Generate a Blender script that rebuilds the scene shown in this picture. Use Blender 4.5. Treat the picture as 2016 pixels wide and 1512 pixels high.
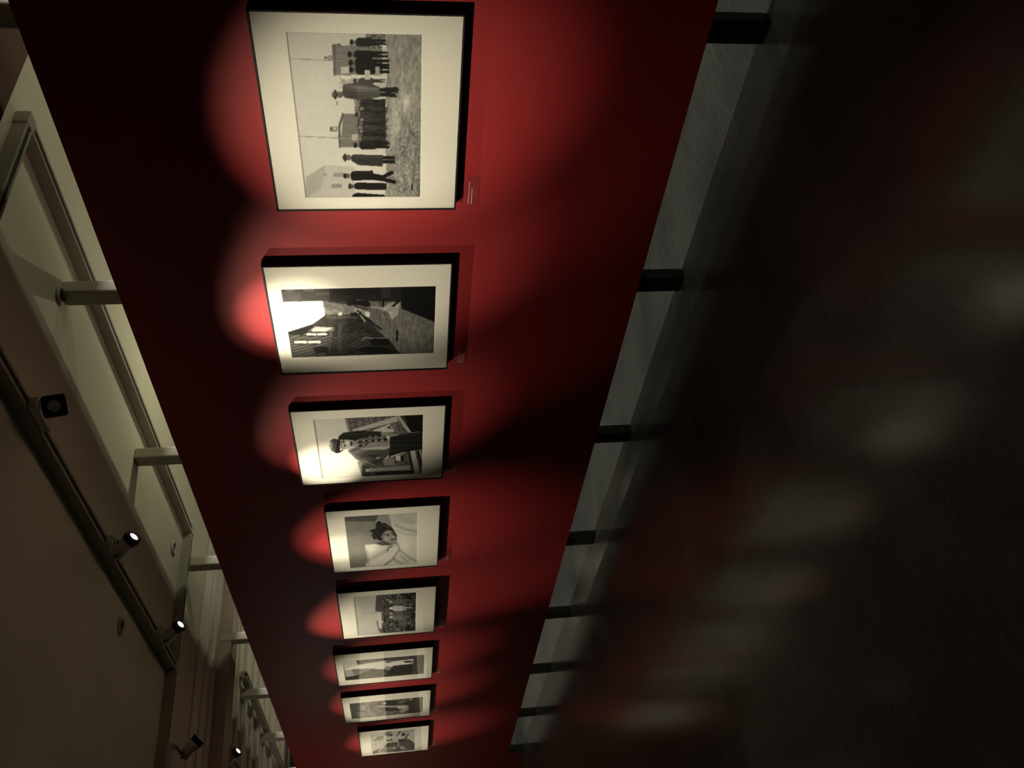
import bpy, bmesh, math, random
import numpy as np
from mathutils import Vector, Matrix, noise as mnoise

for o in list(bpy.data.objects): bpy.data.objects.remove(o)
SC = bpy.context.scene
COL = SC.collection

# ------------------------------------------------------------------ camera
F_PX, YAW, PITCH, ROLL, DIST, EYE = 1692.76, math.radians(38.533), math.radians(8.5425), math.radians(2.2898), 2.9165, 1.5
fw = Vector((math.sin(YAW)*math.cos(PITCH), math.cos(YAW)*math.cos(PITCH), -math.sin(PITCH)))
r0 = Vector((math.cos(YAW), -math.sin(YAW), 0)); d0 = fw.cross(r0)
RT = math.cos(ROLL)*r0 + math.sin(ROLL)*d0
DN = -math.sin(ROLL)*r0 + math.cos(ROLL)*d0
cd = bpy.data.cameras.new('camera'); cam = bpy.data.objects.new('camera', cd); COL.objects.link(cam)
cd.sensor_fit = 'HORIZONTAL'; cd.sensor_width = 36; cd.lens = F_PX/2016*36; cd.clip_start = .05; cd.clip_end = 100
# the phone was held on its side: picture right = down, picture up = right
M = Matrix((DN, RT, -fw)).transposed().to_4x4(); M.translation = Vector((-DIST, 0, EYE)); cam.matrix_world = M
SC.camera = cam

# ------------------------------------------------------------------ world, exposure
SC.view_settings.view_transform = 'Standard'; SC.view_settings.look = 'None'
SC.view_settings.gamma = 1; SC.view_settings.use_curve_mapping = False
SC.view_settings.exposure = 1.8
w = bpy.data.worlds.new('world'); SC.world = w; w.use_nodes = True
w.node_tree.nodes['Background'].inputs[0].default_value = (.9, 1, .9, 1)
w.node_tree.nodes['Background'].inputs[1].default_value = .0016

WARM = (1.0, .87, .66)
def spot(name, loc, aim, power, angle, blend=.8, radius=.025, color=WARM, parent=None):
    l = bpy.data.lights.new(name, 'SPOT'); l.energy = power; l.color = color
    l.spot_size = math.radians(angle); l.spot_blend = blend; l.shadow_soft_size = radius
    o = bpy.data.objects.new(name, l); COL.objects.link(o)
    o.location = loc
    o.rotation_euler = (Vector(aim)-Vector(loc)).to_track_quat('-Z', 'Y').to_euler()
    return o
def point(name, loc, power, radius=.05, color=(1, .94, .67)):
    l = bpy.data.lights.new(name, 'POINT'); l.energy = power; l.color = color; l.shadow_soft_size = radius
    o = bpy.data.objects.new(name, l); COL.objects.link(o); o.location = loc
    return o

# the room behind the partition: one strong unseen lamp, weaker fill added along the back
point('unseen_gallery_light', (.90, 4.15, 2.0), 4.2, .02)
for y, p in ((1.2, 4.2), (2.6, 1.6), (5.9, 1.2), (7.6, 1.8), (9.2, 2.4), (10.6, 1.4)):
    point('unseen_gallery_light', (1.60, y, 1.6), p, .05)
# lamp in the bay beyond the beam
point('bay_lamp_light', (-1.6, 10.2, 2.35), 2.2, .1, (1, .9, .8))
# unseen linear light added in place of rear track lamps, washing the floor there
al = bpy.data.lights.new('rear_floor_fill', 'AREA'); al.shape = 'RECTANGLE'; al.size = .02; al.size_y = 12.4; al.energy = 30; al.color = (1, .99, .90)
ao = bpy.data.objects.new('rear_floor_fill', al); COL.objects.link(ao); ao.location = (.36, 4.8, 2.76)

# ------------------------------------------------------------------ materials
def mat(name, base, rough=.6, spec=.4, metal=0, nscale=0, namt=0, bump=0, bscale=40, rough_var=0, stretch=None):
    m = bpy.data.materials.new(name); m.use_nodes = True
    nt = m.node_tree; b = nt.nodes['Principled BSDF']
    b.inputs['Roughness'].default_value = rough; b.inputs['Metallic'].default_value = metal
    b.inputs['Specular IOR Level'].default_value = spec
    b.inputs['Base Color'].default_value = (*base, 1)
    tc = nt.nodes.new('ShaderNodeTexCoord'); vec = tc.outputs['Object']
    if stretch:
        mp = nt.nodes.new('ShaderNodeMapping'); mp.inputs['Scale'].default_value = stretch
        nt.links.new(vec, mp.inputs[0]); vec = mp.outputs[0]
    if namt:
        n = nt.nodes.new('ShaderNodeTexNoise'); n.inputs['Scale'].default_value = nscale; n.inputs['Detail'].default_value = 6
        nt.links.new(vec, n.inputs['Vector'])
        r = nt.nodes.new('ShaderNodeValToRGB')
        r.color_ramp.elements[0].position = .3; r.color_ramp.elements[1].position = .7
        r.color_ramp.elements[0].color = (*[c*(1-namt) for c in base], 1)
        r.color_ramp.elements[1].color = (*[min(1, c*(1+namt)) for c in base], 1)
        nt.links.new(n.outputs['Fac'], r.inputs[0]); nt.links.new(r.outputs[0], b.inputs['Base Color'])
        if rough_var:
            mr = nt.nodes.new('ShaderNodeMapRange')
            mr.inputs['To Min'].default_value = rough-rough_var; mr.inputs['To Max'].default_value = rough+rough_var
            nt.links.new(n.outputs['Fac'], mr.inputs[0]); nt.links.new(mr.outputs[0], b.inputs['Roughness'])
    if bump:
        n2 = nt.nodes.new('ShaderNodeTexNoise'); n2.inputs['Scale'].default_value = bscale; n2.inputs['Detail'].default_value = 4
        nt.links.new(vec, n2.inputs['Vector'])
        bp = nt.nodes.new('ShaderNodeBump'); bp.inputs['Strength'].default_value = bump; bp.inputs['Distance'].default_value = .005
        nt.links.new(n2.outputs['Fac'], bp.inputs['Height']); nt.links.new(bp.outputs[0], b.inputs['Normal'])
    return m
def emis(name, col, strength):
    m = bpy.data.materials.new(name); m.use_nodes = True; nt = m.node_tree
    nt.nodes.remove(nt.nodes['Principled BSDF'])
    e = nt.nodes.new('ShaderNodeEmission'); e.inputs[0].default_value = (*col, 1); e.inputs[1].default_value = strength
    nt.links.new(e.outputs[0], nt.nodes['Material Output'].inputs[0]); return m
def glass_mat():
    m = bpy.data.materials.new('picture_glass'); m.use_nodes = True; nt = m.node_tree
    nt.nodes.remove(nt.nodes['Principled BSDF'])
    t = nt.nodes.new('ShaderNodeBsdfTransparent'); t.inputs[0].default_value = (.97, .98, .97, 1)
    g = nt.nodes.new('ShaderNodeBsdfGlossy'); g.inputs['Roughness'].default_value = .01
    lw = nt.nodes.new('ShaderNodeLayerWeight'); lw.inputs['Blend'].default_value = .5
    pw = nt.nodes.new('ShaderNodeMath'); pw.operation = 'POWER'; pw.inputs[1].default_value = 4.2; nt.links.new(lw.outputs['Facing'], pw.inputs[0])
    fr = nt.nodes.new('ShaderNodeMath'); fr.operation = 'MULTIPLY_ADD'; fr.inputs[1].default_value = .9; fr.inputs[2].default_value = .06; nt.links.new(pw.outputs[0], fr.inputs[0])
    mx = nt.nodes.new('ShaderNodeMixShader')
    nt.links.new(fr.outputs[0], mx.inputs[0]); nt.links.new(t.outputs[0], mx.inputs[1]); nt.links.new(g.outputs[0], mx.inputs[2])
    nt.links.new(mx.outputs[0], nt.nodes['Material Output'].inputs[0]); return m
def print_mat():
    m = bpy.data.materials.new('silver_print'); m.use_nodes = True; nt = m.node_tree; b = nt.nodes['Principled BSDF']
    a = nt.nodes.new('ShaderNodeAttribute'); a.attribute_name = 'ink'
    nt.links.new(a.outputs['Color'], b.inputs['Base Color']); b.inputs['Roughness'].default_value = .5
    b.inputs['Specular IOR Level'].default_value = .2
    return m
def floor_mat():
    m = mat('dark_floor', (.050, .050, .046), .18, .22, nscale=2.2, namt=.3, bump=.05, bscale=20, rough_var=.05)
    nt = m.node_tree; b = nt.nodes['Principled BSDF']; src = b.inputs['Base Color'].links[0].from_socket
    tc = [n for n in nt.nodes if n.type == 'TEX_COORD'][0]
    def layer(scale, nscale, lo, hi, prev):
        mp = nt.nodes.new('ShaderNodeMapping'); mp.inputs['Scale'].default_value = scale; nt.links.new(tc.outputs['Object'], mp.inputs[0])
        n = nt.nodes.new('ShaderNodeTexNoise'); n.inputs['Scale'].default_value = nscale; n.inputs['Detail'].default_value = 3; nt.links.new(mp.outputs[0], n.inputs['Vector'])
        r = nt.nodes.new('ShaderNodeMapRange'); r.inputs['From Min'].default_value = .3; r.inputs['From Max'].default_value = .7
        r.inputs['To Min'].default_value = lo; r.inputs['To Max'].default_value = hi; nt.links.new(n.outputs['Fac'], r.inputs[0])
        x = nt.nodes.new('ShaderNodeMix'); x.data_type = 'RGBA'; x.blend_type = 'MULTIPLY'; x.inputs[0].default_value = 1
        nt.links.new(prev, x.inputs[6]); nt.links.new(r.outputs[0], x.inputs[7]); return x.outputs[2]
    src = layer((1, 1, 1), 130, .72, 1.28, src)      # fine speckle
    src = layer((3, 45, 1), 2.0, .82, 1.18, src)     # sweeping streaks across the hall
    nt.links.new(src, b.inputs['Base Color'])
    return m
MT = dict(
    red=mat('red_paint', (.31, .020, .023), .55, .25, nscale=3, namt=.05, bump=.05, bscale=180),
    redback=mat('partition_back_paint', (.12, .11, .10), .7, .2, nscale=3, namt=.04),
    ceil=mat('ceiling_paint', (.70, .67, .51), .8, .15, nscale=2, namt=.04, bump=.04, bscale=120),
    mould=mat('moulding_paint', (.74, .71, .60), .6, .25, nscale=4, namt=.04),
    beam=mat('beam_paint', (.50, .42, .34), .7, .2, nscale=4, namt=.05),
    brown=mat('shaded_beam_brown', (.14, .075, .05), .7, .2, nscale=5, namt=.08),  # brown stands for shade and red bounce light on the near beam
    wallc=mat('cream_wall_paint', (.30, .29, .26), .8, .15, nscale=2, namt=.04),
    darkback=mat('charcoal_wall_paint', (.06, .058, .052), .85, .1, nscale=2, namt=.1),
    dark=mat('dark_wall_paint', (.05, .045, .04), .8, .2, nscale=2, namt=.1),
    floor=floor_mat(),
    base=mat('baseboard_paint', (.09, .09, .085), .5, .4, nscale=6, namt=.1),
    post=mat('post_paint', (.55, .52, .42), .6, .25, nscale=5, namt=.04),
    leg=mat('black_leg_paint', (.012, .012, .012), .45, .4, nscale=9, namt=.3),
    track=mat('track_enamel', (.33, .32, .24), .45, .4, nscale=6, namt=.05),
    slot=mat('track_slot', (.012, .011, .01), .7, .2, nscale=8, namt=.2),
    steel=mat('steel', (.45, .44, .42), .35, .5, 1, nscale=20, namt=.1),
    housing=mat('lamp_housing', (.55, .52, .48), .5, .4, nscale=12, namt=.06),
    black=mat('black_enamel', (.010, .009, .008), .5, .4, nscale=15, namt=.25),
    frame=mat('black_frame_wood', (.009, .008, .007), .55, .25, nscale=30, namt=.3, stretch=(1, .15, 1)),
    mat=mat('mat_board', (.80, .78, .70), .85, .1, nscale=60, namt=.015),
    bevel=mat('mat_bevel', (.9, .88, .82), .8, .1, nscale=60, namt=.01),
    print=print_mat(), glass=glass_mat(),
    lens=emis('lamp_lens_glow', (1, .93, .78), 2.5),
    lensoff=mat('lamp_lens_glass', (.42, .41, .38), .35, .6, nscale=40, namt=.3),
    label=mat('red_label_film', (.25, .03, .03), .35, .4, nscale=10, namt=.05),
    ink=mat('pale_lettering', (.62, .50, .46), .6, .2, nscale=50, namt=.1),
)

# ------------------------------------------------------------------ mesh helpers
def link(name, me, m=None, parent=None, loc=None):
    o = bpy.data.objects.new(name, me); COL.objects.link(o)
    if m is not None and me is not None and not me.materials: me.materials.append(MT[m] if isinstance(m, str) else m)
    if parent is not None: o.parent = parent
    if loc is not None: o.location = loc
    return o
def tag(o, label=None, cat=None, group=None, kind=None):
    if label: o['label'] = label
    if cat: o['category'] = cat
    if group: o['group'] = group
    if kind: o['kind'] = kind
    return o
def empty(name, loc=(0, 0, 0), **k):
    o = bpy.data.objects.new(name, None); COL.objects.link(o); o.location = loc; o.empty_display_size = .1
    return tag(o, **k)
def mesh(name, bm, smooth=False):
    bmesh.ops.recalc_face_normals(bm, faces=bm.faces)
    me = bpy.data.meshes.new(name); bm.to_mesh(me); bm.free()
    if smooth:
        for p in me.polygons: p.use_smooth = True
    return me
def box(bm, a, b, bev=0, seg=2):
    a, b = Vector(a), Vector(b)
    r = bmesh.ops.create_cube(bm, size=1)
    for v in r['verts']:
        v.co = Vector([(a[i]+b[i])/2 + v.co[i]*(b[i]-a[i]) for i in range(3)])
    if bev:
        es = list({e for v in r['verts'] for e in v.link_edges})
        bmesh.ops.bevel(bm, geom=es, offset=bev, segments=seg, affect='EDGES', profile=.5)
def boxme(name, a, b, bev=0, seg=2):
    bm = bmesh.new(); box(bm, a, b, bev, seg); return mesh(name, bm)
def bx(name, a, b, m, parent=None, bev=0, seg=2):
    """a box at world a..b; as a top-level mesh its origin sits at the base centre"""
    if parent is None:
        c = Vector(((a[0]+b[0])/2, (a[1]+b[1])/2, min(a[2], b[2])))
        return link(name, boxme(name, Vector(a)-c, Vector(b)-c, bev, seg), m, None, c)
    return link(name, boxme(name, a, b, bev, seg), m, parent)
def revolve(bm, prof, seg=28, caps=True):
    """prof: (radius, z) list around local z"""
    rings = []
    for r, z in prof:
        rings.append([bm.verts.new((r*math.cos(2*math.pi*k/seg), r*math.sin(2*math.pi*k/seg), z)) for k in range(seg)])
    for A, B in zip(rings, rings[1:]):
        for k in range(seg):
            bm.faces.new((A[k], A[(k+1) % seg], B[(k+1) % seg], B[k]))
    if caps:
        if prof[0][0] > 1e-4: bm.faces.new(list(reversed(rings[0])))
        if prof[-1][0] > 1e-4: bm.faces.new(rings[-1])
def tube(bm, pts, r, seg=10):
    pts = [Vector(p) for p in pts]; rings = []
    for i, p in enumerate(pts):
        d = (pts[min(i+1, len(pts)-1)]-pts[max(i-1, 0)]).normalized()
        q = d.to_track_quat('Z', 'X')
        rings.append([bm.verts.new(p+q @ Vector((r*math.cos(2*math.pi*k/seg), r*math.sin(2*math.pi*k/seg), 0))) for k in range(seg)])
    for A, B in zip(rings, rings[1:]):
        for k in range(seg): bm.faces.new((A[k], A[(k+1) % seg], B[(k+1) % seg], B[k]))
    bm.faces.new(list(reversed(rings[0]))); bm.faces.new(rings[-1])

# ------------------------------------------------------------------ the setting
ZC = 2.908            # ceiling
ZT, = 2.664,          # top of the partition
YN, YF = -2.2, 15.5   # room ends
XL, XR = -6.2, 1.9
tag(bx('floor', (XL-.1, YN-.1, -.1), (XR+.1, YF+.1, 0), 'floor'), 'dark charcoal polished floor with soft reflections of the lit pictures', 'floor', kind='structure')
tag(bx('ceiling', (XL-.1, YN-.1, ZC), (XR+.1, YF+.1, ZC+.1), 'ceil'), 'flat cream ceiling carrying the lighting tracks', 'ceiling', kind='structure')
tag(bx('wall_back', (XR, YN, 0), (XR+.1, YF, ZC), 'darkback'), 'dark wall behind the red partition', 'wall', kind='structure')
tag(bx('wall_left', (XL-.1, YN, 0), (XL, YF, ZC), 'dark'), 'dark wall on the far side of the hall', 'wall', kind='structure')
tag(bx('wall_near', (XL, YN-.1, 0), (XR, YN, ZC), 'dark'), 'dark wall behind the viewer', 'wall', kind='structure')
tag(bx('wall_end', (XL, YF, 0), (XR, YF+.1, ZC), 'dark'), 'dark wall at the end of the hall', 'wall', kind='structure')

# unseen pale bands added on the end wall to reflect in the far picture glass
t4 = empty('reflection_bands', (-2.6, YF, 0), label='added pale bands on the unseen end wall, for reflections in the picture glass', cat='moulding', kind='structure')
link('band', boxme('band', (-1.5, -.02, 1.68), (1.7, -.001, 2.12), .003), 'mould', t4); link('band', boxme('band', (-1.5, -.02, .92), (1.7, -.001, 1.08), .003), 'mould', t4)
spot('band_fill_light', (-2.4, 12.6, 2.7), (-2.4, YF, 1.7), 120, 60, .8, .03)  # added spot, brightens the bands so the glass reflects them

# red partition standing on black legs, with cream posts up to the ceiling
POST_Y = [1.606, 2.94, 4.262, 5.585, 6.89, 8.18, 9.47, 10.78]
wall = empty('wall_right', (0, 0, 0), label='long red partition wall standing on black legs, hung with framed photographs', cat='wall', kind='structure')
def partition(y0, y1, z0a, z0b, z1a, z1b):
    ys = np.linspace(y0, y1, 12); bm = bmesh.new(); rows = []
    for y in ys:
        t = (y-y0)/(y1-y0); za = z0a+(z0b-z0a)*t; zb = z1a+(z1b-z1a)*t
        rows.append([bm.verts.new(p) for p in ((0, y, za), (0, y, zb), (.016, y, zb), (.016, y, za))])
    for A, B in zip(rows, rows[1:]):
        for k in range(4): bm.faces.new((A[k], A[(k+1) % 4], B[(k+1) % 4], B[k]))
    bm.faces.new(rows[0]); bm.faces.new(list(reversed(rows[-1])))
    return mesh('panel', bm)
p = link('panel', partition(-1.2, 10.83, .254, .190, 2.670, 2.640), 'red', wall)
# last stretch of the partition comes down to the floor
p = link('panel', partition(10.83, 14.5, .0, .0, 2.640, 2.630), 'red', wall)
p = link('back_panel', boxme('back_panel', (.086, -1.2, .25), (.10, 10.8, 2.655)), 'redback', wall)
for y in [-.98, .30]+POST_Y:
    zt = 2.63
    link('post', boxme('post', (.017, y-.047, zt), (.085, y+.047, ZC-.001), .008), 'post', wall)
    link('leg', boxme('leg', (.017, y-.047, 0.001), (.085, y+.047, .262), .004), 'leg', wall)

# cross wall behind the partition with a baseboard
tag(bx('wall_cross', (.13, 11.32, 0), (XR, 11.45, ZC-.25), 'wallc'), 'pale cross wall glimpsed under the far end of the partition', 'wall', kind='structure')
bb = empty('baseboard_cross', (.9, 11.3, 0), label='dark grey stepped baseboard glimpsed under the far end of the partition', cat='baseboard', kind='structure')
link('board', boxme('board', (-.77, -.015, .001), (.98, .019, .10)), 'base', bb)
link('cap', boxme('cap', (-.77, -.03, .10), (.98, .019, .125), .006), 'base', bb)

# ceiling beams with their mouldings
bm_ = empty('trim_1', (0, 6.95, ZC), label='shallow ceiling beam with stepped cream moulding crossing behind the spotlights', cat='beam', kind='structure')
link('beam_body', boxme('beam_body', (-6.1, -.10, -.125), (1.85, .16, -.001)), 'beam', bm_)
for k, (ya, yb, d) in enumerate(((-.70, -.64, .014), (-.62, -.47, .008), (-.45, -.39, .018), (-.37, -.25, .010), (-.23, -.115, .03))):
    link('moulding', boxme('moulding', (-6.1, ya, -d), (1.85, yb, -.001), .003), 'mould', bm_)
b2 = empty('trim_2', (0, 1.82, ZC), label='ceiling beam with its shade painted brown, crossing at the near end above the partition', cat='beam', kind='structure')
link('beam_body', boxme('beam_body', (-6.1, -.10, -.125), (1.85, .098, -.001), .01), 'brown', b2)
# ceiling battens of the bay beyond the beam
b3 = empty('trim_3', (0, 7.5, ZC), label='row of cream ceiling battens in the bay beyond the beam', cat='moulding', kind='structure')
for ya, wd, d in ((.42, .10, .02), (.75, .14, .03), (1.25, .08, .02), (1.6, .16, .03), (2.15, .10, .02), (2.6, .16, .03), (3.2, .1, .02), (3.7, .16, .03), (4.4, .12, .025)):
    link('batten', boxme('batten', (-6.1, ya, -d), (1.85, ya+wd, -.001), .004), 'mould', b3)

# ------------------------------------------------------------------ lighting tracks
TW, TH = .055, .055
def rail(parent, a, b):
    """one straight rail between plan points a, b (world), box with a slot along its underside"""
    a, b = Vector((*a, 0)), Vector((*b, 0)); d = (b-a).normalized(); n = Vector((-d.y, d.x, 0))
    bm = bmesh.new()
    h = TW/2
    prof = [(-h, 0), (-h, -TH), (-.012, -TH), (-.012, -TH+.022), (.012, -TH+.022), (.012, -TH), (h, -TH), (h, 0)]
    A = [bm.verts.new(a+n*x+Vector((0, 0, z))) for x, z in prof]; B = [bm.verts.new(b+n*x+Vector((0, 0, z))) for x, z in prof]
    for k in range(8): bm.faces.new((A[k], A[(k+1) % 8], B[(k+1) % 8], B[k]))
    bm.faces.new(A); bm.faces.new(list(reversed(B)))
    r = link('rail', mesh('rail', bm), 'track', parent)
    bm = bmesh.new()
    prof = [(-.0115, -TH+.0215), (-.0115, -TH+.0015), (.0115, -TH+.0015), (.0115, -TH+.0215)]
    A = [bm.verts.new(a+d*.03+n*x+Vector((0, 0, z))) for x, z in prof]; B = [bm.verts.new(b-d*.03+n*x+Vector((0, 0, z))) for x, z in prof]
    for k in range(4): bm.faces.new((A[k], A[(k+1) % 4], B[(k+1) % 4], B[k]))
    bm.faces.new(A); bm.faces.new(list(reversed(B)))
    link('slot', mesh('slot', bm), 'slot', r)
    return r
def joint(parent, x, y):
    link('corner_joint', boxme('corner_joint', (x-.034, y-.034, -TH-.003), (x+.034, y+.034, -.0005), .003), 'track', parent)
X1, X2, X3, YA, YB = -.70, .265, -2.05, 2.19, 5.50
tr = empty('lighting_track', (0, 0, ZC-.001), label='grey ceiling lighting track laid out as a rectangle before the beam', cat='track')
rail(tr, (X1, YA+.034), (X1, YB-.034)); rail(tr, (X2, YA+.034), (X2, YB-.034)); rail(tr, (X3, YA+.034), (X3, YB-.034))
rail(tr, (X3+.034, YA), (X1-.034, YA)); rail(tr, (X1+.034, YA), (X2-.034, YA))
rail(tr, (X3+.034, YB), (X1-.034, YB)); rail(tr, (X1+.034, YB), (X2-.034, YB))
for x in (X1, X2, X3):
    for y in (YA, YB): joint(tr, x, y)
tr2 = empty('lighting_track', (0, 0, ZC-.032), label='grey ceiling lighting track in the bay beyond the beam', cat='track')
rail(tr2, (X1, 7.14), (X1, 12.6)); rail(tr2, (-1.30, 7.14), (-1.30, 12.6)); rail(tr2, (.14, 7.9), (.14, 12.4))

# ------------------------------------------------------------------ spotlights
LAMP = {}
def lamp_meshes():
    bm = bmesh.new(); box(bm, (-.024, -.085, -.034), (.024, .085, 0), .003)
    box(bm, (-.012, -.080, -.046), (.012, -.05, -.034), .002); LAMP['adapter'] = mesh('adapter', bm)
    bm = bmesh.new(); revolve(bm, [(.036, -.066), (.041, -.060), (.041, .030), (.047, .042), (.047, .062)]); LAMP['housing'] = mesh('housing', bm, True)
    bm = bmesh.new(); revolve(bm, [(.046, .060), (.050, .062), (.050, .094), (.041, .098), (.027, .100), (.027, .086)], caps=False); LAMP['snoot'] = mesh('snoot', bm, True)
    bm = bmesh.new(); revolve(bm, [(.0272, .086), (.0272, .094), (.02, .0965), (.0, .097)], caps=False); LAMP['lens'] = mesh('lens', bm, True)
    bm = bmesh.new(); revolve(bm, [(.006, -.075), (.008, -.072), (.008, -.062)]); LAMP['rear_knob'] = mesh('rear_knob', bm)
    bm = bmesh.new()
    h = .052; i = .0335; z0, z1 = .0985, .105
    o_ = [(-h, -h), (h, -h), (h, h), (-h, h)]
    N = 32; outer = []; inner = []
    for k in range(N):
        t = 2*math.pi*(k+.5)/N; c, s = math.cos(t), math.sin(t); q = h/max(abs(c), abs(s)); outer.append((c*q, s*q)); inner.append((c*i, s*i))
    V = [[bm.verts.new((x, y, z)) for x, y in L] for L, z in ((outer, z0), (outer, z1), (inner, z1), (inner, z0))]
    for A, B in zip(V, V[1:]+V[:1]):
        for k in range(N): bm.faces.new((A[k], A[(k+1) % N], B[(k+1) % N], B[k]))
    LAMP['filter_holder'] = mesh('filter_holder', bm)
    for k, m in dict(adapter='housing', housing='housing', snoot='black', lens='lens', rear_knob='black', filter_holder='black').items(): LAMP[k].materials.append(MT[m])
lamp_meshes()
def spotlight(label, head, aim, rail_at, axis='y', lit=True, holder=False, beams=(), roof=ZC-TH-.0012):
    """head: centre of the lamp body; aim: where it points; rail_at: plan point of its adapter on the rail; beams: (aim, power, angle, blend)"""
    head, aim = Vector(head), Vector(aim)
    top = Vector((*rail_at, roof))
    root = empty('track_spotlight', top, label=label, cat='spotlight', group='spotlights on the ceiling tracks')
    a = link('adapter', LAMP['adapter'], None, root)
    st = Vector((0, -.065, -.04))
    if axis == 'x': a.rotation_euler.z = math.pi/2; st = Vector((.065, 0, -.04))
    d = (aim-head).normalized(); q = d.to_track_quat('Z', 'Y')
    hp = head-top
    side = d.cross(Vector((0, 0, 1))).normalized()
    bm = bmesh.new()
    piv = hp - d*.03; mid = st*.45+piv*.55; mid.z = st.z-.02
    tube(bm, [st, st+Vector((0, 0, -.012)), mid, piv+side*.040+Vector((0, 0, .012)), piv+side*.037, piv+side*.027], .0055)
    tube(bm, [mid, piv-side*.040+Vector((0, 0, .012)), piv-side*.037, piv-side*.027], .0055)
    link('yoke', mesh('yoke', bm), 'black', root)
    h = link('housing', LAMP['housing'], None, root); h.location = hp; h.rotation_euler = q.to_euler(); h.scale = (.8, .8, .8)
    link('snoot', LAMP['snoot'], None, h)
    link('lens', LAMP['lens'] if lit else LENSOFF, None, h)
    link('rear_knob', LAMP['rear_knob'], None, h)
    if holder: link('filter_holder', LAMP['filter_holder'], None, h).rotation_euler.z = .14
    for am, pw, an, bl in beams: spot('picture_light', head+d*.09, am, pw, an, bl, .015)
    return root
bm = bmesh.new(); revolve(bm, [(.032, .094), (.032, .1005), (.02, .103), (.0, .1035)], caps=False); LENSOFF = mesh('lens', bm, True); LENSOFF.materials.append(MT['lensoff'])

spotlight('unlit spotlight with square black filter holder facing the viewer', (-.745, 2.754, 2.75), (-2.3, .6, 1.55), (X1, 2.86), lit=False, holder=True)
spotlight('lit spotlight midway along the track nearest the red partition', (-.775, 3.82, 2.75), (0, 2.74, 1.43), (X1, 3.95), beams=[((0, 2.75, 1.55), 22, 44, 1)])
spotlight('lit spotlight nearest the corner of the track before the beam', (-.755, 4.88, 2.75), (0, 3.80, 1.43), (X1, 5.02), beams=[((0, 3.80, 1.55), 16, 42, 1)])
spotlight('spotlight seen side-on hanging from the cross track beside the beam', (-1.20, 5.565, 2.742), (0, 5.4, 1.5), (-1.26, YB), 'x', holder=True, beams=[((0, 5.22, 1.52), 34, 43, 1), ((0, 5.32, 1.80), 28, 18, 1)])
spotlight('lit spotlight in the bay beyond the ceiling beam', (-.78, 7.22, 2.785), (0, 6.35, 1.5), (X1, 7.34), roof=ZC-TH-.0335, beams=[((0, 6.40, 1.45), 46, 44, 1)])
# lamps on the row farther from the partition, one to each picture
spotlight('lit spotlight on the outer track aimed at the nearest photograph', (X3-.05, 2.60, 2.74), (0, 1.98, 1.42), (X3, 2.72), beams=[((0, 1.97, 1.46), 80, 31.5, 1)])
spotlight('lit spotlight on the outer track aimed at the street photograph', (X3-.05, 3.75, 2.74), (0, 3.05, 1.9), (X3, 3.87), beams=[((0, 3.05, 1.90), 170, 15, 1), ((0, 2.84, 1.52), 46, 30, 1)])
spotlight('lit spotlight on the outer track aimed at the photograph of a capped man', (X3-.05, 4.80, 2.74), (0, 4.25, 1.85), (X3, 4.92), beams=[((0, 4.30, 1.82), 150, 13, 1), ((0, 3.95, 1.52), 32, 28, 1)])
for y, zz, pw, nm in ((8.25, 1.55, 40, 'third from the far end'), (9.15, 1.55, 42, 'second from the far end'), (10.4, 1.45, 44, 'farthest in the hall')):
    spotlight('lit spotlight beyond the beam, '+nm, (-1.35, y, 2.70), (0, y-.68, zz), (-1.30, y+.12), roof=ZC-TH-.0335, beams=[((0, y-.68, zz), pw, 38, 1)])

spotlight('lit spotlight on the outer track shining down on the open floor', (X3-.05, 3.20, 2.74), (-2.25, 3.0, 0), (X3, 3.32), beams=[((-2.2, 2.6, 0), 3.6, 54, .12)])

# ------------------------------------------------------------------ ceiling sockets
for (x, y), lb in (((.0, 2.90), 'round ceiling socket beside the foremost cream post'), ((.005, 5.255), 'round ceiling socket near the track corner behind the partition'), ((-.875, 4.46), 'dark round ceiling socket beside the inner lighting track')):
    s = empty('ceiling_socket', (x, y, ZC-.001), label=lb, cat='socket', group='round sockets in the ceiling')
    bm = bmesh.new(); revolve(bm, [(.028, 0), (.046, 0), (.048, -.006), (.041, -.014), (.029, -.011), (.028, 0)], caps=False); link('ring', mesh('ring', bm, True), 'post', s)
    bm = bmesh.new(); revolve(bm, [(.0262, -.0005), (.0262, -.004), (.012, -.005), (.010, -.009), (.0, -.009)], caps=False); link('insert', mesh('insert', bm, True), 'slot', s)

# ------------------------------------------------------------------ photographs: flat prints inked vertex by vertex
def homography(quad):
    """unit square (0,0)(1,0)(1,1)(0,1) -> quad points"""
    A = []; B = []
    for (s, t), (x, y) in zip(((0, 0), (1, 0), (1, 1), (0, 1)), quad):
        A.append([s, t, 1, 0, 0, 0, -x*s, -x*t]); B.append(x); A.append([0, 0, 0, s, t, 1, -y*s, -y*t]); B.append(y)
    h = np.linalg.solve(np.array(A, float), np.array(B, float)); return np.append(h, 1).reshape(3, 3)
def vnoise(x, y, seed=0):
    def hsh(i, j):
        n = np.sin(i*127.1+j*311.7+seed*74.7)*43758.5453; return n-np.floor(n)
    i, j = np.floor(x), np.floor(y); fx, fy = x-i, y-j; fx = fx*fx*(3-2*fx); fy = fy*fy*(3-2*fy)
    return (hsh(i, j)*(1-fx)+hsh(i+1, j)*fx)*(1-fy)+(hsh(i, j+1)*(1-fx)+hsh(i+1, j+1)*fx)*fy
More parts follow.
